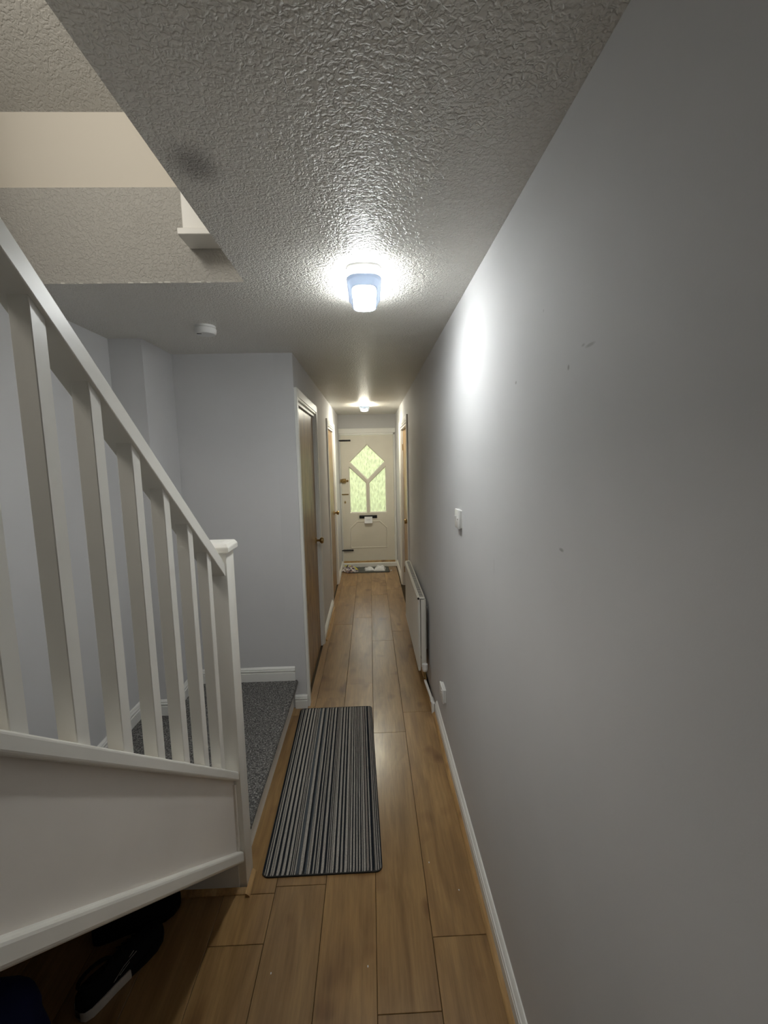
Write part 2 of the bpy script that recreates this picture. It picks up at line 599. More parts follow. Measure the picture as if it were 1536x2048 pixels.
# upper part of the stairwell: smooth cream wall, then the sloping underside of the next flight
tag(box('wall_landing', (XS, YO + .035, ZU), (XR, YO + .15, 3.02), 'cream'), kind='structure')
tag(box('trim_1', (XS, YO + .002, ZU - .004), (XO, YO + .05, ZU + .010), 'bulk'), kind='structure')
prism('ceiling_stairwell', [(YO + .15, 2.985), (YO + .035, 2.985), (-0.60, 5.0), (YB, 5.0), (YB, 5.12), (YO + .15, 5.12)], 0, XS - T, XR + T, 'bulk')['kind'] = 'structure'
# uneven chipped plaster lip on the lower edge of the opening
bm = bmesh.new()
for i in range(34):
    x0 = XS + .06 + i * .0225
    if random.random() < .62:
        continue
    w = .012 + random.random() * .016
    d = .001 + random.random() * .003
    a_prism(bm, [(x0, YO - d), (x0 + w, YO - d * random.uniform(.3, 1)), (x0 + w, YO + .004), (x0, YO + .004)], 2, H - .001, H + .001 + random.random() * .004)
tag(link('trim_2', bm, 'plaster'), kind='structure')

# floor -------------------------------------------------------------
fl = tag(box('floor', (XS - T, YB, -.06), (XR + T, YF + .25, -.012), 'dark'), kind='structure')
C0, PW, PL = -0.0179, 0.2002, 1.42
JOINT = {1: 1.392, 0: 1.177, -1: 3.219, -2: 1.612, -3: 1.399, -4: 0.95, -5: 1.75, -6: 1.2, -7: .6}
plank_cache = {}


def plank(x0, x1, y0, y1):
    g = .0008
    w, l = round(x1 - x0 - 2 * g, 4), round(y1 - y0 - 2 * g, 4)
    if w < .01 or l < .02:
        return
    key = (w, l)
    if key not in plank_cache:
        bm = bmesh.new()
        a_box(bm, (-w / 2, -l / 2, -.011), (w / 2, l / 2, 0))
        top = [e for e in bm.edges if all(v.co.z > -.001 for v in e.verts)]
        bmesh.ops.bevel(bm, geom=top, offset=.0012, segments=1, affect='EDGES')
        me = bpy.data.meshes.new('plank')
        bm.to_mesh(me)
        bm.free()
        me.materials.append(M['plank'])
        plank_cache[key] = me
    o = bpy.data.objects.new('plank', plank_cache[key])
    COL.objects.link(o)
    o.parent = fl
    o.location = Vector(((x0 + x1) / 2, (y0 + y1) / 2, 0)) - wloc(fl)


YN = 1.585                               # the under-stair floor ends at the landing's end panel
for i in range(-7, 2):
    x0, x1 = C0 + i * PW, C0 + (i + 1) * PW
    x0, x1 = max(x0, XS), min(x1, XR - .002)
    j = JOINT[i]
    while j > YB: j -= PL
    while j < YF + .02:
        y0, y1 = max(j, YB), min(j + PL, YF + .02)
        j += PL
        if i >= -2:
            plank(x0, x1, y0, y1)
        else:
            if y0 < YN: plank(x0, x1, y0, min(y1, YN))
            if i == -3:
                if y1 > YN and y0 < YA: plank(max(x0, -.572), x1, max(y0, YN), min(y1, YA))
                if y1 > YA: plank(max(x0, XL), x1, max(y0, YA), y1)

# baseboards and beads ---------------------------------------------
def board(name, segs, h, t=.016):
    bm = bmesh.new()
    for p0, p1, n in segs:
        a_sweep(bm, skirt_prof(h, t), p0, p1, n)
    return tag(link(name, bm, 'gloss2', smooth=28), kind='structure')


board('baseboard_right', [((XR, YB, 0), (XR, 2.77, 0), (-1, 0, 0)), ((XR, 5.94, 0), (XR, YF, 0), (-1, 0, 0))], .098)
board('baseboard_left', [((XL, 4.045, 0), (XL, 4.995, 0), (1, 0, 0)), ((XL, 6.055, 0), (XL, YF, 0), (1, 0, 0))], .098)
board('baseboard_alcove', [((-1.221, YA, ZL), (-.545, YA, ZL), (0, -1, 0)), ((-1.221, YP - .016, ZL), (-1.221, YA, ZL), (1, 0, 0)),
                           ((XS, YP, ZL), (-1.205, YP, ZL), (0, -1, 0)), ((XS, 1.70, ZL), (XS, YP, ZL), (1, 0, 0))], .096)
board('baseboard_corner', [((-.552, YA, 0), (XL + .004, YA, 0), (0, -1, 0))], .094)
bead = [(0, 0), (.017, 0), (.017, .004), (.013, .010), (.006, .015), (0, .018)]


def beadrun(name, segs, mat='oak'):
    bm = bmesh.new()
    for p0, p1, n in segs:
        a_sweep(bm, bead, p0, p1, n)
    return tag(link(name, bm, mat, smooth=30), kind='structure')


beadrun('trim_3', [((XR - .016, YB, 0), (XR - .016, 3.9, 0), (-1, 0, 0))])
beadrun('trim_4', [((XL + .016, 4.05, 0), (XL + .016, 4.99, 0), (1, 0, 0))])
beadrun('trim_5', [((-.530, 1.572, 0), (-.530, 1.682, 0), (1, 0, 0))])
beadrun('trim_6', [((XS, 1.600, 0), (-.531, 1.600, 0), (0, -1, 0))])


# ================================================================== doors
def leg_prof_x(s, xw, y0, y1):
    """stepped architrave section in (x, y): wall plane xw, s = direction into the hall"""
    return [(xw, y0), (xw + s * .017, y0), (xw + s * .017, y0 + (y1 - y0) * .72), (xw + s * .012, y0 + (y1 - y0) * .76),
            (xw + s * .012, y0 + (y1 - y0) * .92), (xw + s * .008, y1), (xw, y1)]


def knob(parent, y, z, s, xf):
    lathe('knob_rose', [(.030, 0), (.030, .004), (.026, .008), (.012, .011)], (xf, y, z), (s, 0, 0), 'brass', parent)
    k = lathe('knob', [(.010, .006), (.0095, .030), (.012, .034), (.022, .040), (.027, .050), (.027, .060), (.022, .067), (.008, .070)], (xf, y, z), (s, 0, 0), 'brass', parent)
    return k


def side_door(name, xw, s, y0, y1, zt, recess, knob_y, leafmat='veneer', aw=.065):
    d = root(name, (xw, (y0 + y1) / 2, 0), kind='structure')
    # lining
    for nm, a, b in [('jamb', y0, y0 + .028), ('jamb', y1 - .028, y1)]:
        box(nm, (min(xw - s * T, xw), a, 0), (max(xw - s * T, xw), b, zt), 'gloss2', d)
    box('head_jamb', (min(xw - s * T, xw), y0 + .028, zt - .028), (max(xw - s * T, xw), y1 - .028, zt), 'gloss2', d)
    # architrave: two legs and a head
    prism('architrave_leg', leg_prof_x(s, xw, y0 - aw, y0 + .006), 2, 0, zt + aw, 'gloss2', d)
    prism('architrave_leg', [(x, (y0 - aw) + (y1 + aw) - y) for x, y in leg_prof_x(s, xw, y0 - aw, y0 + .006)], 2, 0, zt + aw, 'gloss2', d)
    hp = [(x, zt + aw - (y - (y0 - aw))) for x, y in leg_prof_x(s, xw, y0 - aw, y0 + .006)]
    bm = bmesh.new()
    A = [bm.verts.new((x, y0, z)) for x, z in hp]
    B = [bm.verts.new((x, y1, z)) for x, z in hp]
    bm.faces.new(A); bm.faces.new(B[::-1])
    for i in range(len(hp)):
        bm.faces.new((A[i], B[i], B[(i + 1) % len(hp)], A[(i + 1) % len(hp)]))
    link('architrave_head', bm, 'gloss2', d)
    # leaf, set back in the lining
    xf = xw - s * recess
    lf = box('door_leaf', (min(xf, xf - s * .036), y0 + .031, .006), (max(xf, xf - s * .036), y1 - .031, zt - .031), leafmat, d, .0015)
    for z in (.22, zt - .25):
        yh = y0 + .031 if knob_y > (y0 + y1) / 2 else y1 - .031
        tube('hinge', [(xf + s * .004, yh, z - .04), (xf + s * .004, yh, z + .04)], .005, 'brass', d, 8)
    knob(d, knob_y, 1.0, s, xf)
    return d


side_door('door_2', XL, 1, *L1, .016, L1[1] - .115)
side_door('door_3', XL, 1, *L2, .016, L2[1] - .115)
side_door('door_4', XR, -1, *R4, .030, R4[0] + .12)

# front door ---------------------------------------------------------
D1 = root('door_1', (-.037, YF, 0), kind='structure')
yf = YF - .004
DX0, DX1, DZ0, DZ1 = -.442, .369, .098, 2.062
for nm, x0, x1 in [('frame_post', XL + .012, DX0 - .004), ('frame_post', DX1 + .004, XR - .012)]:
    box(nm, (x0, YF - .012, 0), (x1, YF + .09, 2.10), 'gloss2', D1, .003)
box('frame_stop', (DX0 - .004, YF + .05, .09), (DX0 + .012, YF + .09, 2.07), 'gloss2', D1)
box('frame_stop', (DX1 - .012, YF + .05, .09), (DX1 + .004, YF + .09, 2.07), 'gloss2', D1)
box('frame_head', (XL + .006, YF - .012, 2.066), (XR - .006, YF + .09, 2.10), 'gloss2', D1, .003)
box('head_board', (XL + .002, YF - .020, 2.096), (XR - .002, YF + .002, 2.166), 'gloss2', D1, .004)
box('threshold', (XL + .006, YF - .045, 0), (XR - .006, YF + .14, .068), 'gloss2', D1, .006)
box('threshold_bar', (DX0 - .004, YF - .012, .068), (DX1 + .004, YF + .05, .092), 'oak', D1, .003)
cx = -.037
HOLES = {'pane_top': [(cx, 1.928), (cx - .281, 1.656), (cx, 1.370), (cx + .281, 1.656)],
         'pane_left': [(cx - .288, 1.595), (cx - .288, .863), (cx - .017, .863), (cx - .017, 1.335), ],
         'pane_right': [(cx + .288, 1.595), (cx + .288, .863), (cx + .017, .863), (cx + .017, 1.335)]}
bm = bmesh.new()


def loop(bm, pts, y):
    vs = [bm.verts.new((x, y, z)) for x, z in pts]
    return [bm.edges.new((vs[i], vs[(i + 1) % len(vs)])) for i in range(len(vs))]


es = loop(bm, [(DX0, DZ0), (DX1, DZ0), (DX1, DZ1), (DX0, DZ1)], YF)
for h in HOLES.values():
    es += loop(bm, h, YF)
bmesh.ops.triangle_fill(bm, use_beauty=True, edges=es)
ex = bmesh.ops.extrude_face_region(bm, geom=bm.faces[:])
bmesh.ops.translate(bm, verts=[g for g in ex['geom'] if isinstance(g, bmesh.types.BMVert)], vec=(0, .044, 0))
leaf = link('door_leaf', bm, 'fdoor', D1)


def inset(poly, d):
    c = Vector((sum(p[0] for p in poly) / len(poly), sum(p[1] for p in poly) / len(poly)))
    out = []
    n = len(poly)
    area = sum(poly[i][0] * poly[(i + 1) % n][1] - poly[(i + 1) % n][0] * poly[i][1] for i in range(n))
    sg = 1 if area > 0 else -1
    for i in range(n):
        p0, p1, p2 = Vector(poly[i - 1]), Vector(poly[i]), Vector(poly[(i + 1) % n])
        e0, e1 = (p1 - p0).normalized(), (p2 - p1).normalized()
        n0, n1 = Vector((-e0.y, e0.x)) * sg, Vector((-e1.y, e1.x)) * sg
        b = (n0 + n1).normalized()
        out.append(tuple(p1 + b * d / max(.2, b.dot(n0))))
    return out


for nm, h in HOLES.items():
    pane = prism('pane', [(x, z) for x, z in inset(h, -.004)], 1, YF + .022, YF + .026, 'glass', leaf)
    # glazing bead: a sloping rim round the pane
    bm = bmesh.new()
    o1, i1, i2 = h, inset(h, .013), inset(h, .010)
    ra = [bm.verts.new((x, YF + .002, z)) for x, z in o1]
    rb = [bm.verts.new((x, YF + .019, z)) for x, z in i1]
    rc = [bm.verts.new((x, YF + .021, z)) for x, z in o1]
    n = len(h)
    for A, B in ((ra, rb), (rb, rc)):
        for i in range(n):
            bm.faces.new((A[i], A[(i + 1) % n], B[(i + 1) % n], B[i]))
    link('glazing_bead', bm, 'fdoor', leaf)
# lower panel moulding with cut corners
pm = [(cx - .296, .296), (cx + .296, .296), (cx + .296, .626), (cx + .178, .736), (cx - .178, .736), (cx - .296, .626)]
bm = bmesh.new()
rings = [[bm.verts.new((x, y, z)) for x, z in inset(pm, d)] for d, y in [(0, YF + .001), (.006, YF - .006), (.016, YF - .007), (.024, YF + .001)]]
for A, B in zip(rings, rings[1:]):
    for i in range(6):
        bm.faces.new((A[i], A[(i + 1) % 6], B[(i + 1) % 6], B[i]))
link('panel_moulding', bm, 'fdoor', leaf)
box('letter_plate', (cx - .144, YF - .010, .772), (cx + .134, YF + .002, .822), 'black', leaf, .004)
box('letter_flap', (cx - .125, YF - .016, .780), (cx + .115, YF - .009, .814), 'black', leaf, .003)
for z in (1.986, .270):
    b = box('bolt', (-.458, YF - .014, z - .012), (-.286, YF + .002, z + .012), 'black', leaf, .003)
    tube('bolt_bar', [(-.470, YF - .018, z), (-.315, YF - .018, z)], .007, 'black', b, 8)
nl = box('night_latch', (-.436, YF - .030, 1.337), (-.372, YF + .002, 1.402), 'brass', leaf, .004)
lathe('latch_knob', [(.010, 0), (.009, .012), (.017, .018), (.017, .028), (.010, .031)], (-.404, YF - .028, 1.370), (0, -1, 0), 'brass', nl)
box('latch_keep', (-.462, YF - .028, 1.345), (-.438, YF - .010, 1.395), 'brass', leaf, .003)
lathe('lock_cylinder', [(.018, 0), (.018, .006), (.008, .008)], (-.352, YF, 1.368), (0, -1, 0), 'brass', leaf)
box('door_bar', (-.445, YF - .010, 1.148), (-.340, YF + .002, 1.164), 'brass', leaf, .003)
prism('escutcheon', [(-.396 + .014 * math.sin(a) * (1.0 if math.cos(a) < .3 else .55), 1.036 + .022 * math.cos(a)) for a in [i * math.pi / 8 for i in range(16)]],
      1, YF - .005, YF + .001, 'brass', leaf)
for z in (1.83, .45):
    tube('hinge', [(DX1 + .002, YF - .014, z - .05), (DX1 + .002, YF - .014, z + .05)], .007, 'gloss2', D1, 8)

# outside, seen blurred through the door glass
tag(box('ground_outside', (-14, YF + .28, -.25), (14, 30, -.12), 'lawn'), kind='structure')
tag(box('path_outside', (-.6, YF + .26, -.13), (.6, 11.0, -.10), 'brick'), kind='structure')


def hedge(x0, x1, y, h, label):
    bm = bmesh.new()
    n, m = 40, 14
    vs = {}
    for i in range(n + 1):
        for j in range(m + 1):
            u, v = i / n, j / m * 2 * math.pi
            x = x0 + (x1 - x0) * u
            e = min(1, min(u, 1 - u) * 12 + .35)
            p = Vector((x, y + math.cos(v) * .55 * e, h * .5 - .2 + math.sin(v) * h * .55 * (0.7 + .3 * e)))
            p += noise.noise_vector(p * 2.3) * .16
            vs[i, j] = bm.verts.new(p)
    for i in range(n):
        for j in range(m):
            bm.faces.new((vs[i, j], vs[i + 1, j], vs[i + 1, (j + 1)], vs[i, (j + 1)]))
    return tag(link('hedge', bm, 'hedge', smooth=180), label, 'hedge')


hedge(-9, 9, 13.5, 3.4, 'green hedge outdoors, blurred behind the front door glass')

# upstairs window in the stair wall ------------------------------------
w1 = root('window_1', (XS, .50, 2.94), kind='structure')
for mn, mx in [((XS - .01, .06, 2.95), (XS + .03, .94, 3.00)), ((XS - .01, .06, 3.56), (XS + .03, .94, 3.61)),
               ((XS - .01, .06, 3.00), (XS + .03, .11, 3.56)), ((XS - .01, .89, 3.00), (XS + .03, .94, 3.56))]:
    box('window_frame', mn, mx, 'gloss2', w1, .004)
box('window_sill', (XS - .01, .04, 2.92), (XS + .07, .96, 2.95), 'gloss2', w1, .006)

# unseen empty door frame behind the camera, added to house a fill light -----------------------------------
w2 = root('added_door_frame', (XS, -1.62, 0), kind='structure')
for mn, mx in [((XS - .01, -2.0, 0), (XS + .035, -1.24, .34)), ((XS - .01, -2.0, 2.10), (XS + .035, -1.24, 2.18)),
               ((XS - .01, -2.0, .34), (XS + .035, -1.935, 2.10)), ((XS - .01, -1.305, .34), (XS + .035, -1.24, 2.10))]:
    box('window_frame', mn, mx, 'gloss2', w2, .004)

# ================================================================== staircase
ST = root('staircase', (-.98, 1.62, 0), 'white painted staircase with square balusters and grey carpeted first step beside the hall', 'staircase')
NX0, NX1, NY0, NY1 = -.620, -.530, 1.606, 1.694
nw = box('newel_post', (NX0, NY0, 0), (NX1, NY1, 1.372), 'gloss', ST, .004, 2)
bm = bmesh.new()
c = [(NX0 + NX1) / 2, (NY0 + NY1) / 2]
rings = []
for hw, z in [(.045, 1.366), (.049, 1.370), (.058, 1.374), (.058, 1.392), (.050, 1.405), (.030, 1.409)]:
    rings.append([bm.verts.new((c[0] + sx * hw, c[1] + sy * hw, z)) for sx, sy in ((-1, -1), (1, -1), (1, 1), (-1, 1))])
for A, B in zip(rings, rings[1:]):
    for i in range(4):
        bm.faces.new((A[i], A[(i + 1) % 4], B[(i + 1) % 4], B[i]))
bm.faces.new(rings[0][::-1]); bm.faces.new(rings[-1])
bmesh.ops.bevel(bm, geom=[e for e in bm.edges if e.calc_length() > .05], offset=.002, segments=1, affect='EDGES')
link('newel_cap', bm, 'gloss', nw)


def skew(name, x0, x1, ya, za_top, slope, vth, yb, mat, bev=.006, seg=2):
    """bar along the flight: top edge z = za_top + (ya-y)*slope, vertical thickness vth, from ya to yb"""
    zb = za_top + (ya - yb) * slope
    return prism(name, [(ya, za_top), (ya, za_top - vth), (yb, zb - vth), (yb, zb)], 0, x0, x1, mat, ST, bev, seg, smooth=0)


YE = -.95
skew('handrail', -.600, -.537, 1.612, 1.331, .830, .0505, YE, 'gloss', .0022, 2)
skew('base_rail', -.598, -.536, 1.612, .507, .822, .040, YE, 'gloss', .006, 3)
skew('lower_rail', -.598, -.536, 1.612, .166, .836, .052, YE, 'gloss', .009, 3)
prism('string_board', [(1.620, .470), (1.620, .120), (YE, .120 + (1.62 - YE) * .836), (YE, .470 + (1.62 - YE) * .822)], 0, -.592, -.556, 'string', ST)
prism('string_lip', [(1.612, .45), (1.612, .15), (1.590, .15 + .03), (1.590, .45 + .018)], 0, -.580, -.548, 'string', ST)


def rail_z(y):
    return 1.331 + (1.612 - y) * .830 - .0505


def base_z(y):
    return .507 + (1.612 - y) * .822


bw = .0175
k = 0
yc = 1.4785
while yc > YE + .1:
    pts = [(yc + bw, base_z(yc + bw) - .006), (yc - bw, base_z(yc - bw) - .006), (yc - bw, rail_z(yc - bw) + .008), (yc + bw, rail_z(yc + bw) + .008)]
    prism('baluster', pts, 0, -.580, -.580 + 2 * bw, 'gloss', ST, .0015)
    yc -= .1374
# landing (first step): riser, end panel, carpet
box('landing_riser', (-.585, NY1 - .002, 0), (-.566, YA - .002, ZL - .02), 'gloss2', ST)
box('landing_end_panel', (XS + .002, 1.600, 0), (NX0 + .06, 1.618, .46), 'gloss2', ST)
box('landing_board', (XS + .002, 1.618, ZL - .045), (-.566, YA - .002, ZL - .014), 'gloss2', ST)
bm = bmesh.new()
xs = list(np.linspace(XS + .002, -.556, 150)) + [-.545, -.538, -.532, -.529, -.530, -.536, -.548]
zs = [ZL] * 150 + [ZL - .001, ZL - .003, ZL - .008, ZL - .015, ZL - .023, ZL - .028, ZL - .029]
ys = np.linspace(1.612, YA - .001, 230)
rng = np.random.default_rng(3)
grid = [[bm.verts.new((x, y, z + (rng.random() - .5) * .0032)) for x, z in zip(xs, zs)] for y in ys]
keep = lambda x, y: not (NX0 - .004 < x < -.40 and y < NY1 + .004)
for j in range(len(ys) - 1):
    for i in range(len(xs) - 1):
        if keep(xs[i], ys[j]) or keep(xs[i + 1], ys[j + 1]):
            bm.faces.new((grid[j][i], grid[j][i + 1], grid[j + 1][i + 1], grid[j + 1][i]))
bmesh.ops.delete(bm, geom=[v for v in bm.verts if not v.link_faces], context='VERTS')
link('landing_carpet', bm, 'carpet', ST)
# steps up towards the camera side
for i in range(1, 13):
    y1 = 1.615 - (i - 1) * .241
    z1 = ZL + i * .2
    if y1 < YE - .1: break
    tr = box('tread', (XS + .002, y1 - .262, z1 - .03), (-.592, y1 + .018, z1), 'carpet', ST, .008, 2)
    box('riser', (XS + .002, y1 - .012, z1 - .2), (-.592, y1, z1 - .03), 'carpet', ST)
prism('stair_soffit', [(1.600, .18), (1.600, .16), (YE, .16 + (1.6 - YE) * .83), (YE, .18 + (1.6 - YE) * .83)], 0, XS + .002, -.592, 'string', ST)

prism('light_block_panel', [(.40, 0), (YE, 0), (YE, .14 + (1.62 - YE) * .836), (.40, .14 + (1.62 - .40) * .836)], 0, -.592, -.560, 'string', ST)  # unseen panel added to keep light from behind out of the under-stairs
box('light_block_end', (XS + .002, .385, 0), (-.592, .400, 1.1), 'string', ST)  # unseen end piece, added to close off the same light

# drop newel of the upstairs balustrade, hanging in the corner of the opening
DN = root('landing_newel', (-.592, 1.735, 2.495), 'white drop newel hanging in the corner of the stairwell opening', 'newel post')
box('newel_shaft', (-.637, 1.692, 2.515), (-.547, 1.792, 3.55), 'gloss', DN, .003)
box('newel_base', (-.652, 1.682, 2.494), (-.532, 1.793, 2.516), 'gloss', DN, .002)

# ================================================================== ceiling fittings
def stadium(w, y0, y1, bulge=.055, n=14):
    """outline of the oblong lamp: flat-ish sides, bowed ends; returns [(x, y)] about x = 0"""
    pts = []
    for i in range(n + 1):
        a = math.pi * i / n
        ca, sa = math.cos(a), math.sin(a)
        x = w / 2 * math.copysign(abs(ca) ** .62, ca)
        pts.append((x, y1 - bulge + bulge * abs(sa) ** .9))
    for i in range(n + 1):
        a = math.pi + math.pi * i / n
        ca, sa = math.cos(a), math.sin(a)
        x = w / 2 * math.copysign(abs(ca) ** .62, ca)
        pts.append((x, y0 + bulge - bulge * abs(sa) ** .9))
    return pts


def ring_loft(bm, layers, cap0=True, cap1=True):
    rs = [[bm.verts.new(p) for p in L] for L in layers]
    n = len(rs[0])
    for A, B in zip(rs, rs[1:]):
        for i in range(n):
            bm.faces.new((A[i], A[(i + 1) % n], B[(i + 1) % n], B[i]))
    if cap0: bm.faces.new(rs[0][::-1])
    if cap1: bm.faces.new(rs[-1])


def lamp(cxl, yl0, yl1, em, label):
    t = root('ceiling_light', (cxl, (yl0 + yl1) / 2, H), label, 'ceiling light')

    def lay(w, d, z):
        return [(cxl + x, y, z) for x, y in stadium(w - 2 * d, yl0 + d, yl1 - d)]
    bm = bmesh.new()
    ring_loft(bm, [lay(.124, 0, H + .001), lay(.124, 0, H - .007), lay(.124, .004, H - .009)])
    link('mounting_plate', bm, 'white', t, 30)
    bm = bmesh.new()
    ring_loft(bm, [lay(.124, .006, H - .008), lay(.124, .004, H - .020), lay(.124, .003, H - .034)])
    link('side_diffuser', bm, em.replace('lamp', 'side'), t, 30)
    bm = bmesh.new()
    ring_loft(bm, [lay(.124, .001, H - .033), lay(.124, -.001, H - .037), lay(.124, .002, H - .040), lay(.124, .006, H - .044),
                   lay(.124, .010, H - .058), lay(.124, .013, H - .066), lay(.124, .017, H - .068), lay(.124, .020, H - .066)], True, False)
    link('lamp_body', bm, 'rimgrey', t, 30)
    bm = bmesh.new()
    ring_loft(bm, [lay(.124, .020, H - .060), lay(.124, .020, H - .0665), lay(.124, .030, H - .0695), lay(.124, .045, H - .0705)])
    link('front_diffuser', bm, em, t, 60)
    return t


lamp(-.004, 1.632, 1.955, 'lamp_a', 'bright cool white oblong ceiling light near the stairwell opening')
lamp(-.050, 5.520, 5.850, 'lamp_b', 'ceiling light above the hall in front of the front door')

sa = root('smoke_alarm', (-.803, 2.345, H), 'round white smoke alarm on the textured ceiling above the alcove', 'smoke alarm')
lathe('alarm_base', [(.049, 0), (.049, .010), (.046, .012)], (-.803, 2.345, H), (0, 0, -1), 'white', sa, 32)
lathe('alarm_cover', [(.050, .013), (.052, .018), (.050, .034), (.044, .040), (.020, .042), (.004, .042)], (-.803, 2.345, H), (0, 0, -1), 'white', sa, 32)
box('alarm_vent', (-.838, 2.318, H - .0425), (-.816, 2.324, H - .040), 'black', sa)

# ================================================================== right wall fittings
# radiator
RX, RY0, RY1, RZ0, RZ1 = .322, 3.09, 4.27, .150, .700
RA = root('radiator', (.36, (RY0 + RY1) / 2, 0), 'cream panel radiator on the right hall wall beside the white pipe', 'radiator')
bm = bmesh.new()
nfl = 36
pts = []
for i in range(nfl):
    y = RY0 + .012 + i * (RY1 - RY0 - .024) / nfl
    st = (RY1 - RY0 - .024) / nfl
    pts += [(RX + .006, y), (RX + .006, y + st * .25), (RX, y + st * .4), (RX, y + st * .85)]
pts = [(RX + .005, RY0)] + pts + [(RX + .005, RY1), (RX + .016, RY1), (RX + .016, RY0)]
a_prism(bm, pts, 2, RZ0 + .015, RZ1 - .03)
a_box(bm, (RX - .001, RY0, RZ1 - .032), (RX + .016, RY1, RZ1 - .008), .003)
a_box(bm, (RX - .001, RY0, RZ0), (RX + .016, RY1, RZ0 + .018), .003)
link('front_panel', bm, 'rad', RA)
box('top_grille', (RX + .004, RY0 + .002, RZ1 - .012), (RX + .052, RY1 - .002, RZ1 + .002), 'rad', RA, .004)
boxes('grille_slot', [((RX + .014, RY0 + .03 + i * .0288, RZ1 + .0012), (RX + .042, RY0 + .044 + i * .0288, RZ1 + .0028)) for i in range(39)], 'black', RA)
box('side_panel', (RX + .020, RY0 - .003, RZ0 + .030), (RX + .050, RY0 + .003, RZ1 - .012), 'rad', RA, .002)
box('side_panel', (RX + .020, RY1 - .003, RZ0 + .030), (RX + .050, RY1 + .003, RZ1 - .012), 'rad', RA, .002)
box('rear_panel', (RX + .044, RY0, RZ0), (RX + .058, RY1, RZ1 - .01), 'rad', RA, .004)
box('corner_clip', (RX - .003, RY0 - .006, RZ1 - .010), (RX + .010, RY0 + .004, RZ1 + .004), 'black', RA, .002)
for y in (RY0 + .16, RY1 - .16):
    box('bracket', (RX + .056, y - .015, RZ0 + .10), (XR - .0005, y + .015, RZ1 - .12), 'white', RA, .002)
lathe('valve_head', [(.012, -.062), (.020, -.058), (.021, -.020), (.017, -.006), (.010, 0)], (.362, RY0 - .050, RZ0 + .018), (0, 0, -1), 'white', RA, 18)
tube('valve_body', [(.362, RY0 + .01, RZ0 + .026), (.362, RY0 - .05, RZ0 + .022), (.362, RY0 - .05, RZ0 - .035)], [.010, .012, .013], 'brass', RA, 10)
tube('pipe', [(.362, RY0 - .05, RZ0 - .02), (.363, RY0 - .055, .10), (.370, RY0 - .09, .085), (.378, 2.86, .080), (.380, 2.815, .078)], .0095, 'gloss2', RA, 12)
tube('pipe_elbow', [(.380, 2.835, .080), (.381, 2.80, .080), (.384, 2.79, .070), (.385, 2.788, .0)], [.013, .014, .014, .011], 'gloss2', RA, 12)

# light switch
SW = root('light_switch', (XR, 2.008, 1.378), 'white square rocker light switch on the right wall', 'light switch')
box('back_box', (XR - .008, 1.967, 1.380), (XR + .002, 2.049, 1.461), 'white', SW, .002)
box('face_plate', (XR - .018, 1.965, 1.378), (XR - .007, 2.051, 1.463), 'white', SW, .003, 2)
prism('rocker', [(XR - .017, 1.434), (XR - .026, 1.434), (XR - .019, 1.407), (XR - .017, 1.407)], 1, 2.000, 2.018, 'white', SW)
for y in (1.980, 2.036):
    lathe('screw', [(.003, 0), (.003, .0015), (.001, .002)], (XR - .0178, y, 1.4205), (-1, 0, 0), 'black', SW, 10)
# double socket
SK = root('wall_socket', (XR, 2.46, .287), 'white power socket low on the right wall above the skirting', 'wall socket')
box('back_box', (XR - .014, 2.408, .289), (XR - .0005, 2.512, .367), 'white', SK, .002)
box('face_plate', (XR - .023, 2.404, .286), (XR - .013, 2.516, .370), 'white', SK, .003, 2)
box('socket_rocker', (XR - .027, 2.420, .343), (XR - .022, 2.436, .360), 'white', SK, .001)
for dy, dz, w_, h_ in [(0, .035, .002, .004), (-.011, .012, .003, .0018), (.011, .012, .003, .0018)]:
    box('pin_hole', (XR - .0235, 2.462 + dy - w_, .300 + dz - h_), (XR - .0225, 2.462 + dy + w_, .300 + dz + h_), 'black', SK)

# ================================================================== mats
# striped runner: every stripe a rounded rib
edges_px = [35, 62, 75, 85, 108, 132, 150, 153, 180, 205, 242, 268, 305, 328, 362, 376, 390, 396, 410, 420, 440, 478, 520, 545, 565, 578, 581, 610, 638, 658, 676,
            690, 693, 712, 740, 775, 803, 815, 825, 840, 850, 865, 868, 895, 918, 952, 975, 1000, 1025, 1060, 1070, 1080, 1090, 1115, 1130, 1155, 1170, 1190, 1205,
            1225, 1240, 1255, 1262, 1290, 1300, 1330, 1345, 1365, 1400, 1410, 1425, 1435, 1450, 1462, 1475, 1487]
cols = 'd w d w d w d w d w d w d w d w d w d w b w d b w d w d w d w d w d w d w d w d w d w d w d w d w d w d w d w d w d w d w d w d m d w d m w d w d w d w d'.split()
MT = root('runner_mat', (-.255, 2.27, 0), 'striped black, grey and stone runner mat on the oak floor beside the carpeted step', 'mat')
NL, NR, FL_, FR_ = Vector((-.486, 1.650)), Vector((.011, 1.652)), Vector((-.513, 2.893)), Vector((-.026, 2.895))
rad_c = .028


def matpt(u, v):
    return (NL * (1 - u) + NR * u) * (1 - v) + (FL_ * (1 - u) + FR_ * u) * v


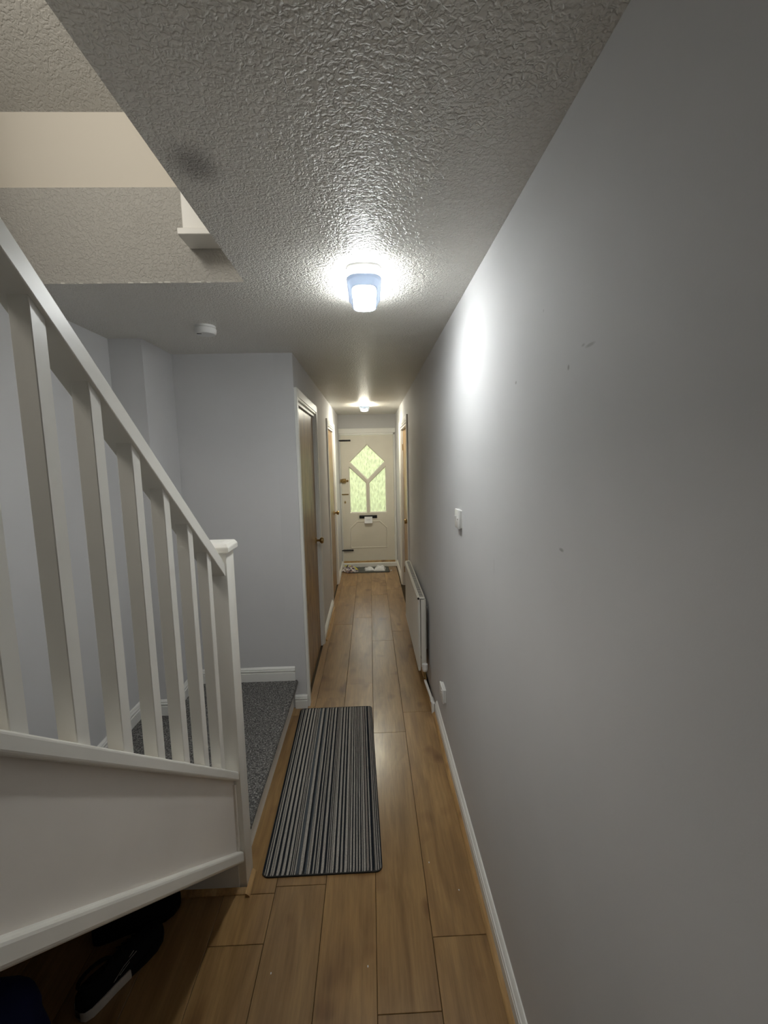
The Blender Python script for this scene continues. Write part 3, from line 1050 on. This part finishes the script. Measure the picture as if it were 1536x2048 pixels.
bm = bmesh.new()
span = edges_px[-1] - edges_px[0]
U = [(e - edges_px[0]) / span for e in edges_px]
ids = {'w': 0, 'd': 1, 'b': 2, 'm': 3}
hts = {'w': .0105, 'd': .0080, 'b': .0088, 'm': .0095}
NV = 56
for i in range(len(U) - 1):
    c = cols[i % len(cols)]
    rows = []
    um = (U[i] + U[i + 1]) / 2
    dist = min(um, 1 - um) * .49
    cut = (rad_c - math.sqrt(max(0, rad_c ** 2 - (rad_c - dist) ** 2))) / 1.245 if dist < rad_c else 0
    for j in range(NV + 1):
        v = cut + (1 - 2 * cut) * j / NV
        row = []
        for q, hh in ((0, .0062), (.22, .85), (.5, 1.0), (.78, .85), (1, .0062)):
            u = U[i] + (U[i + 1] - U[i]) * q
            u += .0016 * noise.noise((u * 60, v * 30, 1.7)) if 0 < u < 1 else 0
            p = matpt(u, v)
            z = hh if q in (0, 1) else hts[c] * hh + .0008 * noise.noise((u * 300, v * 160, 0))
            if j in (0, NV): z = min(z, .006)
            row.append(bm.verts.new((p.x, p.y, z)))
        rows.append(row)
    for A, B in zip(rows, rows[1:]):
        for q in range(4):
            f = bm.faces.new((A[q], A[q + 1], B[q + 1], B[q]))
            f.material_index = ids[c]
            f.smooth = True
link('striped_pile', bm, ['matw', 'matd', 'matb', 'matm'], MT)
bm = bmesh.new()
outl = []
for (ux, vy, a0) in ((0, 0, math.pi), (1, 0, 1.5 * math.pi), (1, 1, 0), (0, 1, .5 * math.pi)):
    pc = matpt(ux, vy)
    rr = rad_c
    sx, sy = (1 if ux == 0 else -1), (1 if vy == 0 else -1)
    for k in range(6):
        a = a0 + k * math.pi / 10
        outl.append((pc.x + sx * rr + math.cos(a) * (rr + .0008), pc.y + sy * rr + math.sin(a) * (rr + .0008)))
a_prism(bm, outl, 2, .0, .0065)
link('mat_backing', bm, 'rubber', MT)

DM = root('doormat', (-.05, 6.70, 0), 'plain dark grey doormat on the floor under the front door', 'mat')
bm = bmesh.new()
outl = []
for (px_, py_, a0) in ((-.345, 6.555, math.pi), (.245, 6.560, 1.5 * math.pi), (.235, 6.87, 0), (-.405, 6.865, .5 * math.pi)):
    for k in range(5):
        a = a0 + k * math.pi / 8
        outl.append((px_ + math.cos(a) * .02, py_ + math.sin(a) * .02))
a_prism(bm, outl, 2, 0, .004)
link('mat_border', bm, 'rubber', DM)
bm = bmesh.new()
a_prism(bm, [(x * .965 - .0018, 6.70 + (y - 6.70) * .94) for x, y in outl], 2, .003, .0085)
link('mat_pile', bm, 'doormat', DM)


# ================================================================== post
def pillow(name, cx_, cy__, z0, w, l, h, ang, mat, label=None, cat=None, group=None, parent=None, crumple=.25, seed=0, n=16):
    bm = bmesh.new()
    top, bot = {}, {}
    ca, sa_ = math.cos(ang), math.sin(ang)
    for i in range(n + 1):
        for j in range(n + 1):
            u, v = i / n * 2 - 1, j / n * 2 - 1
            e = (1 - u ** 6) * (1 - v ** 6)
            nz = noise.noise((u * 2.2 + seed, v * 2.2, seed * 1.3))
            x, y = u * w / 2 * (1 + .04 * nz), v * l / 2 * (1 + .04 * nz)
            z = z0 + h * max(.12, e * (1 + crumple * nz * 2))
            X_, Y_ = cx_ + x * ca - y * sa_, cy__ + x * sa_ + y * ca
            top[i, j] = bm.verts.new((X_, Y_, z))
            bot[i, j] = bm.verts.new((X_, Y_, z0))
    for i in range(n):
        for j in range(n):
            bm.faces.new((top[i, j], top[i + 1, j], top[i + 1, j + 1], top[i, j + 1]))
            bm.faces.new((bot[i, j], bot[i, j + 1], bot[i + 1, j + 1], bot[i + 1, j]))
    for k in range(n):
        for a, b in (((k, 0), (k + 1, 0)), ((k + 1, n), (k, n)), ((0, k + 1), (0, k)), ((n, k), (n, k + 1))):
            bm.faces.new((bot[a], bot[b], top[b], top[a]))
    o = link(name, bm, mat, parent, 35)
    if label: tag(o, label, cat, group)
    return o


L_ = root('letter', (cx - .003, YF - .02, .69), 'white letter hanging out of the letterbox in the front door', 'letter')
prism('folded_sheet', [(YF - .014, .800), (YF - .017, .801), (YF - .046, .702), (YF - .038, .692), (YF - .034, .694), (YF - .036, .702)], 0, cx - .064, cx + .058, 'paper', L_)
prism('printed_line', [(YF - .0337, .750), (YF - .0353, .751), (YF - .0343, .7545), (YF - .0325, .7545)], 0, cx - .035, cx + .028, 'print', L_)
pillow('mail_packet', -.047, 6.705, .0085, .14, .15, .030, .12, 'paper', 'white plastic mail packet lying flat on the grey doormat', 'mail', 'post on the doormat', seed=2)
pillow('mail_envelope', .120, 6.695, .0085, .17, .19, .046, -.12, 'paper', 'larger white envelope overlapping the mail packet on the grey doormat', 'mail', 'post on the doormat', seed=5)
PK = root('catalogue_packet', (-.318, 6.66, .004), 'crumpled plastic packet with yellow edges on the corner of the doormat', 'packet')
pillow('packet_body', -.325, 6.655, .0088, .19, .20, .050, .35, 'packet', parent=PK, crumple=.6, seed=9)
pillow('packet_corner', -.405, 6.67, .0088, .10, .13, .030, -.3, 'packet', parent=PK, crumple=.6, seed=13)
tube('yellow_edge', [(-.425, 6.80, .055), (-.35, 6.775, .052), (-.27, 6.69, .050), (-.218, 6.63, .026)], [.008, .012, .012, .009], 'yellow', PK, 6)
tube('yellow_edge', [(-.345, 6.775, .058), (-.375, 6.69, .060), (-.395, 6.60, .030)], [.010, .010, .007], 'yellow', PK, 6)
tube('yellow_edge', [(-.225, 6.63, .030), (-.275, 6.595, .035), (-.30, 6.575, .020)], [.009, .010, .008], 'yellow', PK, 6)

# crumbs and scraps on the laminate
def scrap(x, y, r, seed, label, name, group=None):
    bm = bmesh.new()
    bmesh.ops.create_icosphere(bm, subdivisions=1, radius=r)
    rs = random.Random(seed)
    for v in bm.verts:
        v.co *= rs.uniform(.6, 1.25)
        v.co.z *= .45
        v.co.y *= 1.6
    zmin = min(v.co.z for v in bm.verts)
    bmesh.ops.translate(bm, verts=bm.verts[:], vec=(x, y, -zmin - .0002))
    return tag(link(name, bm, 'paper'), label, 'crumb' if group else 'scrap', group)


scrap(.286, 6.640, .016, 1, 'small white paper scrap on the floor beside the doormat', 'paper_scrap')
for i, (x, y) in enumerate([(-.372, 1.305), (-.048, 1.31), (.209, 1.686), (.311, 1.56)]):
    scrap(x, y, .0026, 10 + i, 'tiny white crumb on the oak floor in front of the striped mat', 'crumb', 'crumbs on the oak floor')


# ================================================================== under the stairs
def trainer(name, loc, ang, label, sole_mat, logo):
    """right-hand trainer along local +y, toe at +y, length 0.29"""
    t = root(name, loc, label, 'shoe')
    ca, sa_ = math.cos(ang), math.sin(ang)

    def tr(p):
        return (loc[0] + p[0] * ca - p[1] * sa_, loc[1] + p[0] * sa_ + p[1] * ca, loc[2] + p[2])
    Ls = [-.145, -.138, -.12, -.09, -.05, 0, .05, .09, .12, .138, .145]
    wd = [.012, .026, .034, .036, .034, .036, .044, .047, .041, .026, .010]
    off = [0, 0, 0, 0, .002, .003, .002, 0, -.003, -.005, -.006]
    top = [.060, .082, .094, .092, .088, .092, .080, .064, .054, .048, .042]
    n = 16

    def loft(sections, nm, mat):
        bm = bmesh.new()
        rs = [[bm.verts.new(tr(p)) for p in s] for s in sections]
        for A, B in zip(rs, rs[1:]):
            for i in range(len(A)):
                bm.faces.new((A[i], A[(i + 1) % len(A)], B[(i + 1) % len(A)], B[i]))
        bm.faces.new(rs[0][::-1]); bm.faces.new(rs[-1])
        return link(nm, bm, mat, t, 60)
    sole = []
    up = []
    for y, w, o_, tp in zip(Ls, wd, off, top):
        rise = .010 * max(0, (y - .06) / .085) ** 2
        sole.append([(o_ - w * 1.06, y, .002 + rise), (o_ + w * 1.06, y, .002 + rise), (o_ + w * 1.10, y, .014 + rise), (o_ + w * 1.04, y, .030 + rise * .6),
                     (o_ - w * 1.04, y, .030 + rise * .6), (o_ - w * 1.10, y, .014 + rise)])
        s = []
        for k in range(n):
            a = 2 * math.pi * k / n
            x = math.cos(a)
            z = math.sin(a)
            zz = .026 + (tp - .026) * max(0, z) ** .8 if z > 0 else .026
            s.append((o_ + w * math.copysign(abs(x) ** .7, x) * (1 - .35 * max(0, z)), y, zz))
        up.append(s)
    loft(sole, 'sole', 'shoe')
    if sole_mat == 'sole':
        loft([[(x * 1.04, y, z + (.001 if z > .02 else -.001)) for x, y, z in q] for q in sole[:6]], 'heel_wedge', 'sole')
    u = loft(up, 'upper', 'shoe')
    bm = bmesh.new()
    a_tube(bm, [tr((.026 * math.cos(a), -.085 + .050 * math.sin(a), .096 - .004 * math.sin(a))) for a in [i * 2 * math.pi / 18 for i in range(19)]], .006, 8)
    link('collar', bm, 'shoe', t, 60)
    for i in range(5):
        y = -.005 + i * .018
        tube('lace', [tr((-.020, y, .087 - i * .004)), tr((0, y + .004, .099 - i * .007)), tr((.020, y, .087 - i * .004))], .0025, 'shoe', t, 6)
    if logo:
        for pts in ([(.041, -.055, .048), (.040, -.02, .066), (.041, .025, .074)], [(.040, -.035, .050), (.041, .0, .062)], [(.040, .0, .078), (.038, .018, .082)]):
            tube('logo_line', [tr(p) for p in pts], .0007, 'sole', u, 6)
    return t


trainer('trainer', (-.872, 1.335, 0), -.50, 'black trainer with a white heel sole and thin white side lines under the stairs', 'sole', True)
trainer('trainer', (-.905, 1.500, 0), -1.15, 'all black trainer behind the one with a white heel sole under the stairs', 'shoe', False)
# soft navy bag
BG = root('cloth_bag', (-1.06, 1.00, 0), 'slumped navy blue cloth bag on the floor under the stairs', 'bag')
bm = bmesh.new()
n, m = 28, 12
rs = []
for j in range(m + 1):
    v = j / m
    ring = []
    for i in range(n):
        a = 2 * math.pi * i / n
        ca, sa_ = math.cos(a), math.sin(a)
        prof = (1 - .25 * v) * (min(1, v * 6 + .75)) * (1 if v < .8 else 1 - (v - .8) * 2.2)
        x = .17 * math.copysign(abs(ca) ** .7, ca) * prof
        y = .15 * math.copysign(abs(sa_) ** .7, sa_) * prof
        p = Vector((-1.06 + x, 1.00 + y, .34 * v))
        p += noise.noise_vector(p * 9) * .018 * (1 if j else 0)
        p.z = max(p.z, 0)
        ring.append(bm.verts.new(p))
    rs.append(ring)
for A, B in zip(rs, rs[1:]):
    for i in range(n):
        bm.faces.new((A[i], A[(i + 1) % n], B[(i + 1) % n], B[i]))
bm.faces.new(rs[0][::-1]); bm.faces.new(rs[-1])
link('bag_body', bm, 'blue', BG, 180)
tube('bag_handle', [(-1.13, 1.0, .32), (-1.12, .99, .37), (-1.06, .985, .385), (-1.0, .99, .37), (-.99, 1.0, .32)], .008, 'blue', BG, 8)

for o in bpy.data.objects:
    if '_w' in o: del o['_w']
